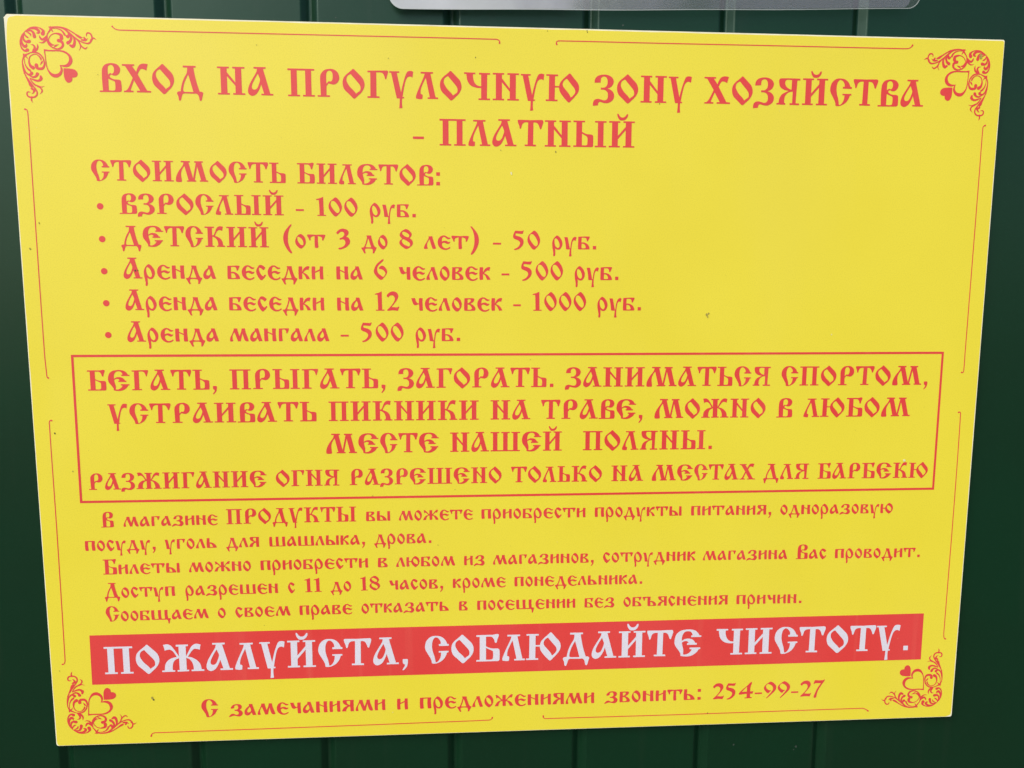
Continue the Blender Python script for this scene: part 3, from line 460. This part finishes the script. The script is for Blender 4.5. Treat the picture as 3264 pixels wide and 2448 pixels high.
m, n, l, b = new_mat('green coated steel'); M_STEEL = m
c, tc = noise_mix(n, l, b, STEEL, STEEL2, nscale=3.5, detail=6)
c, _ = noise_mix(n, l, b, c, (.02, .05, .035), nscale=700, lo=.60, hi=.85, amount=.35, detail=2)      # dust
c, _ = noise_mix(n, l, b, c, (.03, .035, .025), scale=(1, 1, .05), nscale=60, lo=.6, hi=.9, amount=.3)  # run marks
b.inputs['Roughness'].default_value = .30; b.inputs['Specular IOR Level'].default_value = .45; b.inputs['Specular Tint'].default_value = (.72, 1, .88, 1)
bump(n, l, b, tc, 9, .30, .0012, 5)

def glare_plastic(name, base, stops, nscale, namp, rough):
    """clear plastic with sky glare painted in as whiteness that varies along its length"""
    m, n, l, b = new_mat(name)
    b.inputs['Base Color'].default_value = (*base, 1); b.inputs['Roughness'].default_value = rough
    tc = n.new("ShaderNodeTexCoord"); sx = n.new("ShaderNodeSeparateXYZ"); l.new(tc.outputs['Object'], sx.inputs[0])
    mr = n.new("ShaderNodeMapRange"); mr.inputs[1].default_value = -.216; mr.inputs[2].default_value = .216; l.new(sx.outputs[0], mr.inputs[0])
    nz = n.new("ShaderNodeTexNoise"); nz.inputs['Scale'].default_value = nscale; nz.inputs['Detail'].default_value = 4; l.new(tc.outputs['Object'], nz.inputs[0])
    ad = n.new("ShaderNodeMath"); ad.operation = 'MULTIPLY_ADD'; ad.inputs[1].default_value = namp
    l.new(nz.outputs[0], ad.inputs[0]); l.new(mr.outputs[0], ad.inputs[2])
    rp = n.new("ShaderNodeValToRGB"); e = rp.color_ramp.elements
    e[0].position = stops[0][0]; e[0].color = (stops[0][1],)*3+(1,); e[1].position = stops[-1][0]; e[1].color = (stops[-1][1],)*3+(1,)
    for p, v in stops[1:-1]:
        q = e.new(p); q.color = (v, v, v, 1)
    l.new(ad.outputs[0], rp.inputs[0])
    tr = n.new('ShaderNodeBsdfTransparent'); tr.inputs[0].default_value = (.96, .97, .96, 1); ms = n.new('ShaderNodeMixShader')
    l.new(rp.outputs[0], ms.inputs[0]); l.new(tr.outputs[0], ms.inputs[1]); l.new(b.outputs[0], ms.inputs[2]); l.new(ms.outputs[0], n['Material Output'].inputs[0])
    return m
M_FILM = glare_plastic('glare-painted clear film', (.76, .80, .80), ((0.1, .55), (.20, .62), (.34, .48), (.46, .24), (.56, .12), (.72, .07), (.95, .06), (1.1, .05)), 22, .22, .15)  # whiter left end is sky glare painted into the clear film
M_PAGE = glare_plastic('translucent inner sheet', (.52, .50, .66), ((0.1, .30), (.22, .75), (.28, .35), (.42, .42), (.50, .05), (.60, .18), (.68, .06), (.80, .16), (1.1, .17)), 18, .26, .3)
M_RIM = glare_plastic('sealed rim', (.72, .78, .76), ((0, .55), (.4, .45), (.6, .40), (1, .35)), 30, .1, .15)

m, n, l, b = new_mat('ground'); M_GROUND = m
c, tc = noise_mix(n, l, b, (.055, .06, .04), (.10, .095, .07), nscale=3, detail=8)
b.inputs['Roughness'].default_value = .95; bump(n, l, b, tc, 40, .5, .01, 6)

# ------------------------------------------------------------------ ground
g = mesh_from('ground', [(-60, -60, 0), (60, -60, 0), (60, 60, 0), (-60, 60, 0)], [(0, 1, 2, 3)])
go = link('ground', g, M_GROUND); go['kind'] = 'structure'

# ------------------------------------------------------------------ fence of profiled steel sheets
fence = empty('profiled_fence', (.4, .02, 0), 'dark green profiled steel fence with narrow vertical grooves behind the yellow sign', 'fence')
PITCH = .1122; G0 = .1170; YF = .0060      # groove spacing, first groove centre, y of the flats (behind the sign)
ZB, ZT = .06, 2.16
def sheet(i0, i1, yoff, lap):
    """sheet from groove i0 to groove i1 (grooves included), with side laps"""
    prof = []
    x0 = G0+PITCH*i0-PITCH*.5+lap[0]; x1 = G0+PITCH*i1+PITCH*.5+lap[1]
    prof.append((x0, 0))
    for i in range(i0, i1+1):
        c = G0+PITCH*i
        for dx, dy in ((-.0072, 0), (-.0067, .0001), (-.0062, .0003), (-.0056, .0007), (-.0014, .0042), (-.0005, .0046), (.0005, .0046), (.0014, .0042), (.0056, .0007), (.0062, .0003), (.0067, .0001), (.0072, 0)):
            prof.append((c+dx, dy))
    prof.append((x1, 0))
    t = .0005; zs = [ZB, .6, 1.1, 1.5, 1.8, ZT]; v = []; f = []; n = len(prof)
    for z in zs:
        for (x, y) in prof: v.append((x, YF+yoff+y, z))
    o = len(v)
    for z in zs:
        for (x, y) in prof: v.append((x, YF+yoff+y+t, z))
    for k in range(len(zs)-1):
        for i in range(n-1):
            a = k*n+i; f.append((a, a+1, a+1+n, a+n)); f.append((o+a, o+a+n, o+a+1+n, o+a+1))
        a = k*n; f.append((a, a+n, o+a+n, o+a)); a = k*n+n-1; f.append((a, o+a, o+a+n, a+n))
    for i in range(n-1):
        f.append((i, o+i, o+i+1, i+1)); a = (len(zs)-1)*n+i; f.append((a, a+1, o+a+1, o+a))
    me = mesh_from('metal_sheet', v, f)
    for p in me.polygons: p.use_smooth = False
    return link('metal_sheet', me, M_STEEL, fence)
sheet(-25, -15, 0.0, (0, .004)); sheet(-14, -5, .0007, (0, .004)); sheet(-4, 5, 0.0, (0, .0710)); sheet(6, 15, .0007, (.03, .004)); sheet(16, 25, 0.0, (0, 0))
# rails behind the sheets
for z in (.45, 1.75):
    y0, y1 = .020, .060
    v = [(-2.75, y0, z), (3.0, y0, z), (3.0, y1, z), (-2.75, y1, z), (-2.75, y0, z+.04), (3.0, y0, z+.04), (3.0, y1, z+.04), (-2.75, y1, z+.04)]
    link('rail', mesh_from('rail', v, [(0, 1, 5, 4), (1, 2, 6, 5), (2, 3, 7, 6), (3, 0, 4, 7), (4, 5, 6, 7), (3, 2, 1, 0)]), M_STEEL, fence)

# ------------------------------------------------------------------ the sign
sign = empty('information_sign', (.4, 0, Z0), 'yellow rectangular sign with red old-style Russian lettering on the green fence', 'sign')
def slab(name, loop, d0, d1, mat, parent):
    """prism of a board outline (mm) between depths d0 (back) and d1 (front)"""
    n = len(loop); v = [bw(x, z, d1) for x, z in loop]+[bw(x, z, d0) for x, z in loop]
    fr, tr = fill([loop]); 
    f = [tuple(range(n)), tuple(range(2*n-1, n-1, -1))]+[(i, n+i, n+(i+1) % n, (i+1) % n) for i in range(n)]
    return link(name, mesh_from(name, v, f), mat, parent)
WW, HH = W_MM, H_MM
rr = random.Random(3)
def edge(a, b, nseg, amp, nrm):
    out = []
    for k in range(1, nseg):
        t = k/nseg; j = rr.gauss(0, amp)
        out.append((a[0]+(b[0]-a[0])*t+nrm[0]*j, a[1]+(b[1]-a[1])*t+nrm[1]*j))
    return out
# corners slightly knocked
core = [(1.4, 0), (WW-1.2, 0), (WW, 1.3), (WW, HH-1.0), (WW-1.0, HH), (2.6, HH), (1.6, HH-.5), (.8, HH-1.6), (-.4, HH-2.6), (0, HH-3.2), (0, 1.6), (.5, .6)]
slab('board_core', core, -3.2, -.12, M_CORE, sign)
fi = [(2.0, .35), (WW-6.0, .35), (WW-3.2, 1.2), (WW-1.3, 2.2), (WW-.75, 5.5)]
fi += edge((WW-.75, 5.5), (WW-.45, HH-1.8), 40, .10, (1, 0))
fi += [(WW-.45, HH-1.8), (WW-1.6, HH-.95)]+edge((WW-1.6, HH-.95), (9, HH-1.05), 40, .08, (0, 1))
fi += [(9, HH-1.05), (6.5, HH-1.6), (4.6, HH-1.9), (3.0, HH-3.2), (2.1, HH-6.5), (1.5, HH-12), (.7, HH-22)]
fi += edge((.7, HH-22), (.6, 5), 40, .10, (1, 0))+[(.6, 5), (.9, 2.2)]
slab('yellow_film', fi, -.12, 0, M_YEL, sign)

def line_mesh(words, size, base, d):
    V, T = [], []
    def zb(x):
        if x <= base[0][0]: a, b = base[0], base[1]
        elif x >= base[-1][0]: a, b = base[-2], base[-1]
        else:
            for a, b in zip(base, base[1:]):
                if a[0] <= x <= b[0]: break
        return a[1]+(b[1]-a[1])*(x-a[0])/(b[0]-a[0])
    for w, X0, X1 in words:
        nat = sum(FONT[c][0] for c in w)+sum(FONT[w[i]][2]+FONT[w[i+1]][1] for i in range(len(w)-1))
        k = (X1-X0)/nat; x = X0; sy = size/100
        for i, c in enumerate(w):
            gv, gt = glyph(c); zc = zb(x+FONT[c][0]*k/2); b0 = len(V)
            V += [(x+p[0]*k, zc+p[1]*sy) for p in gv]; T += [tuple(b0+q for q in t) for t in gt]
            x += (FONT[c][0]+FONT[c][2]+(FONT[w[i+1]][1] if i+1 < len(w) else 0))*k
    return V, T

bl = [BANNER[3], BANNER[2], BANNER[1], BANNER[0]]
v2, t2 = fill([bl]); banner = link('banner', flat_mesh('banner', v2, t2, .10), M_RED, sign); banner['label'] = 'solid red band across the sign'
for col, size, words, base in LINES:
    V, T = line_mesh(words, size, base, 0)
    if col == 'w':
        o = link('text_line', flat_mesh('text_line', V, T, .20), M_WHT, banner); o['label'] = 'white lettering on the red band'
    else:
        o = link('text_line', flat_mesh('text_line', V, T, .10), M_RED, sign)
for x, z in BULLETS:
    lp = [(x+2.55*math.cos(a*math.pi/12), z+2.55*math.sin(a*math.pi/12)) for a in range(24)]
    v2, t2 = fill([lp]); link('bullet', flat_mesh('bullet', v2, t2, .10), M_RED, sign)
def outline_box(c, w):
    o = [c[3], c[2], c[1], c[0]]; s = ((1, 1), (-1, 1), (-1, -1), (1, -1))
    return o, [(p[0]+w*q[0], p[1]+w*q[1]) for p, q in zip(o, s)]
a, b_ = outline_box(BOX, 1.95)
v2, t2 = fill([a], [b_]); link('frame_outline', flat_mesh('frame_outline', v2, t2, .10), M_RED, sign)
for pts in BORDERS:
    P = [(p[0], p[1], .80) for p in pts]; P[0] = (P[0][0], P[0][1], 1.4); P[-1] = (P[-1][0], P[-1][1], 1.4)
    v2, t2 = fill([stroke_loop(P, steps=4)]); link('border_line', flat_mesh('border_line', v2, t2, .10), M_RED, sign)
# corner ornaments
CX, CZ = 399.7, 300.2
heart_o, heart_i, heart_s = (smooth_loop(q, 8) for q in (HEARTO, HEARTI, HEARTS))
vo, to = fill([stroke_loop([(p[0], p[1], p[2]*1.12+.10) for p in s], steps=4) for s in ORN])
vh, th = fill([heart_o], [heart_i]); vs_, ts_ = fill([heart_s])
for mx, mz in ((0, 0), (1, 0), (0, 1), (1, 1)):
    def tf(vv): return [((2*CX-p[0]) if mx else p[0], (2*CZ-p[1]) if mz else p[1]) for p in vv]
    def tt(tr): return [(t[0], t[2], t[1]) for t in tr] if mx != mz else tr
    orn = link('corner_ornament', flat_mesh('corner_ornament', tf(vo), tt(to), .10), M_RED, sign)
    link('open_heart', flat_mesh('open_heart', tf(vh), tt(th), .10), M_RED, orn)
    link('solid_heart', flat_mesh('solid_heart', tf(vs_), tt(ts_), .10), M_RED, orn)
# specks of dirt and chips on the face
for kind, mat, nm in ((0, M_DIRT, 'dirt_specks'), (1, M_DIRT2, 'faint_specks'), (2, M_CHIP, 'chipped_specks')):
    V, T = [], []
    def blob(x, z, r, ex=1.0):
        k0 = len(V); n_ = 9; V.append((x, z))
        for q in range(n_):
            an = q*2*math.pi/n_; ra = r*rr.uniform(.55, 1.1); V.append((x+ra*math.cos(an)*ex, z+ra*math.sin(an)))
        T.extend((k0, k0+1+q, k0+1+(q+1) % n_) for q in range(n_))
    for x, z, r, k in SPECKS:
        if k == kind: blob(x, z, r, .8)
    for q in range((5, 45, 14)[kind]):
        blob(rr.uniform(8, WW-8), rr.uniform(8, HH-8), rr.uniform(.12, .30))
    o = link(nm, flat_mesh(nm, V, T, .30), mat, sign); o['kind'] = 'stuff'
# bits of dirt on the steel below the sign
V, T = [], []
for x, z, r in ((597, -24, 1.2), (656, -28, 1.4), (654, -31, .8), (480, 604, .8), (250, 604, .5)):
    k0 = len(V); V.append((x, z)); 
    for q in range(8):
        an = q*math.pi/4; ra = r*rr.uniform(.5, 1.1); V.append((x+ra*math.cos(an), z+ra*math.sin(an)))
    T += [(k0, k0+1+q, k0+1+(q+1) % 8) for q in range(8)]
me = mesh_from('dirt_specks', [bw(x, z, -YF*1000+.15) for x, z in V], T)
m_, n_, l_, b_2 = new_mat('splash dirt'); noise_mix(n_, l_, b_2, (.045, .065, .05), (.03, .045, .035), nscale=300)
o = link('dirt_specks', me, m_, fence); o['kind'] = 'stuff'

# ------------------------------------------------------------------ laminated page above the sign
px, pz, pw, ph = 508.6, 613.0, 432.0, 303.0
lam = empty('plastic_sleeve', bw(px, pz, 3), 'clear rounded plastic sleeve on the fence just above the yellow sign, with sky glare painted at left', 'sleeve')
rot = math.radians(1.5)
def rounded(w, h, r, inset=(0, 0)):
    x0, x1, z0, z1 = -w/2+inset[0], w/2-inset[1], inset[0], h-inset[0]; out = []
    for cx, cz, a0 in ((x1-r, z0+r, -90), (x1-r, z1-r, 0), (x0+r, z1-r, 90), (x0+r, z0+r, 180)):
        out += [(cx+r*math.cos(math.radians(a0+a)), cz+r*math.sin(math.radians(a0+a))) for a in range(0, 91, 10)]
    return out
def curved_sheet(name, w, h, r, inset, d, mat, hollow=0):
    x0, x1, z0, z1 = -w/2+inset[0], w/2-inset[1], inset[0], h-inset[0]
    nx, nz = 48, 10
    lp0 = rounded(w, h, r, inset); lp = []
    for k, p in enumerate(lp0):                 # split the long straight edges so that the sheet can bow
        q = lp0[(k+1) % len(lp0)]; m_ = max(1, int(math.hypot(q[0]-p[0], q[1]-p[1])/9))
        lp += [(p[0]+(q[0]-p[0])*t/m_, p[1]+(q[1]-p[1])*t/m_) for t in range(m_)]
    # denser grid inside so that the sheet can bow
    vs, es = [Vector(p) for p in lp], [(k, (k+1) % len(lp)) for k in range(len(lp))]
    if hollow:
        n_ = len(lp); cx_, cz_ = (x0+x1)/2, (z0+z1)/2
        ix, iz = 1-2*hollow/(x1-x0), 1-2*hollow/(z1-z0)
        inner = [Vector((cx_+(p[0]-cx_)*ix, cz_+(p[1]-cz_)*iz)) for p in lp]
        r_ = ([Vector(p) for p in lp]+inner, None, [(k, (k+1) % n_, n_+(k+1) % n_, n_+k) for k in range(n_)])
    else:
        for i in range(1, nx):
            for j in range(1, nz): vs.append(Vector((x0+(x1-x0)*i/nx, z0+(z1-z0)*j/nz)))
        r_ = delaunay_2d_cdt(vs, es, [], 1, 1e-5)
    def bow(x, z):
        sag = -1.1*math.cos(math.pi*x/w)*max(0, 1-z/60)      # lower edge droops a little in the middle
        out = d+1.2*math.cos(math.pi*x/w)*math.sin(math.pi*min(1, z/h))+.6*math.sin(x*.045+z*.02)
        xr, zr = x*math.cos(rot)-(z+sag)*math.sin(rot), x*math.sin(rot)+(z+sag)*math.cos(rot)
        return bw(px+xr, pz+zr+2.0, out)
    v = [bow(p[0], p[1]) for p in r_[0]]; t = []
    for tr in r_[2]:
        p = [r_[0][q] for q in tr]; a = (p[1]-p[0]).cross(p[2]-p[0]); t.append(tuple(tr) if a > 0 else tuple(tr)[::-1])
    me = mesh_from(name, v, t)
    o = link(name, me, mat, lam)
    # object coordinates are taken about the page centre
    return o
def centre_origin(o):
    c = Vector(bw(px, pz, 0)); 
    for v in o.data.vertices: v.co -= c
    o.matrix_parent_inverse = Matrix.Identity(4); o.location = c-Vector(bw(px, pz, 3))
page = curved_sheet('inner_sheet', pw, ph, 7, (1.2, 8.5), 1.2, M_PAGE); centre_origin(page)
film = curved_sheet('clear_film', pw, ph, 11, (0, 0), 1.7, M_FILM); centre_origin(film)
rim = curved_sheet('sealed_rim', pw, ph, 11, (0, 0), 1.95, M_RIM, hollow=.55); centre_origin(rim)
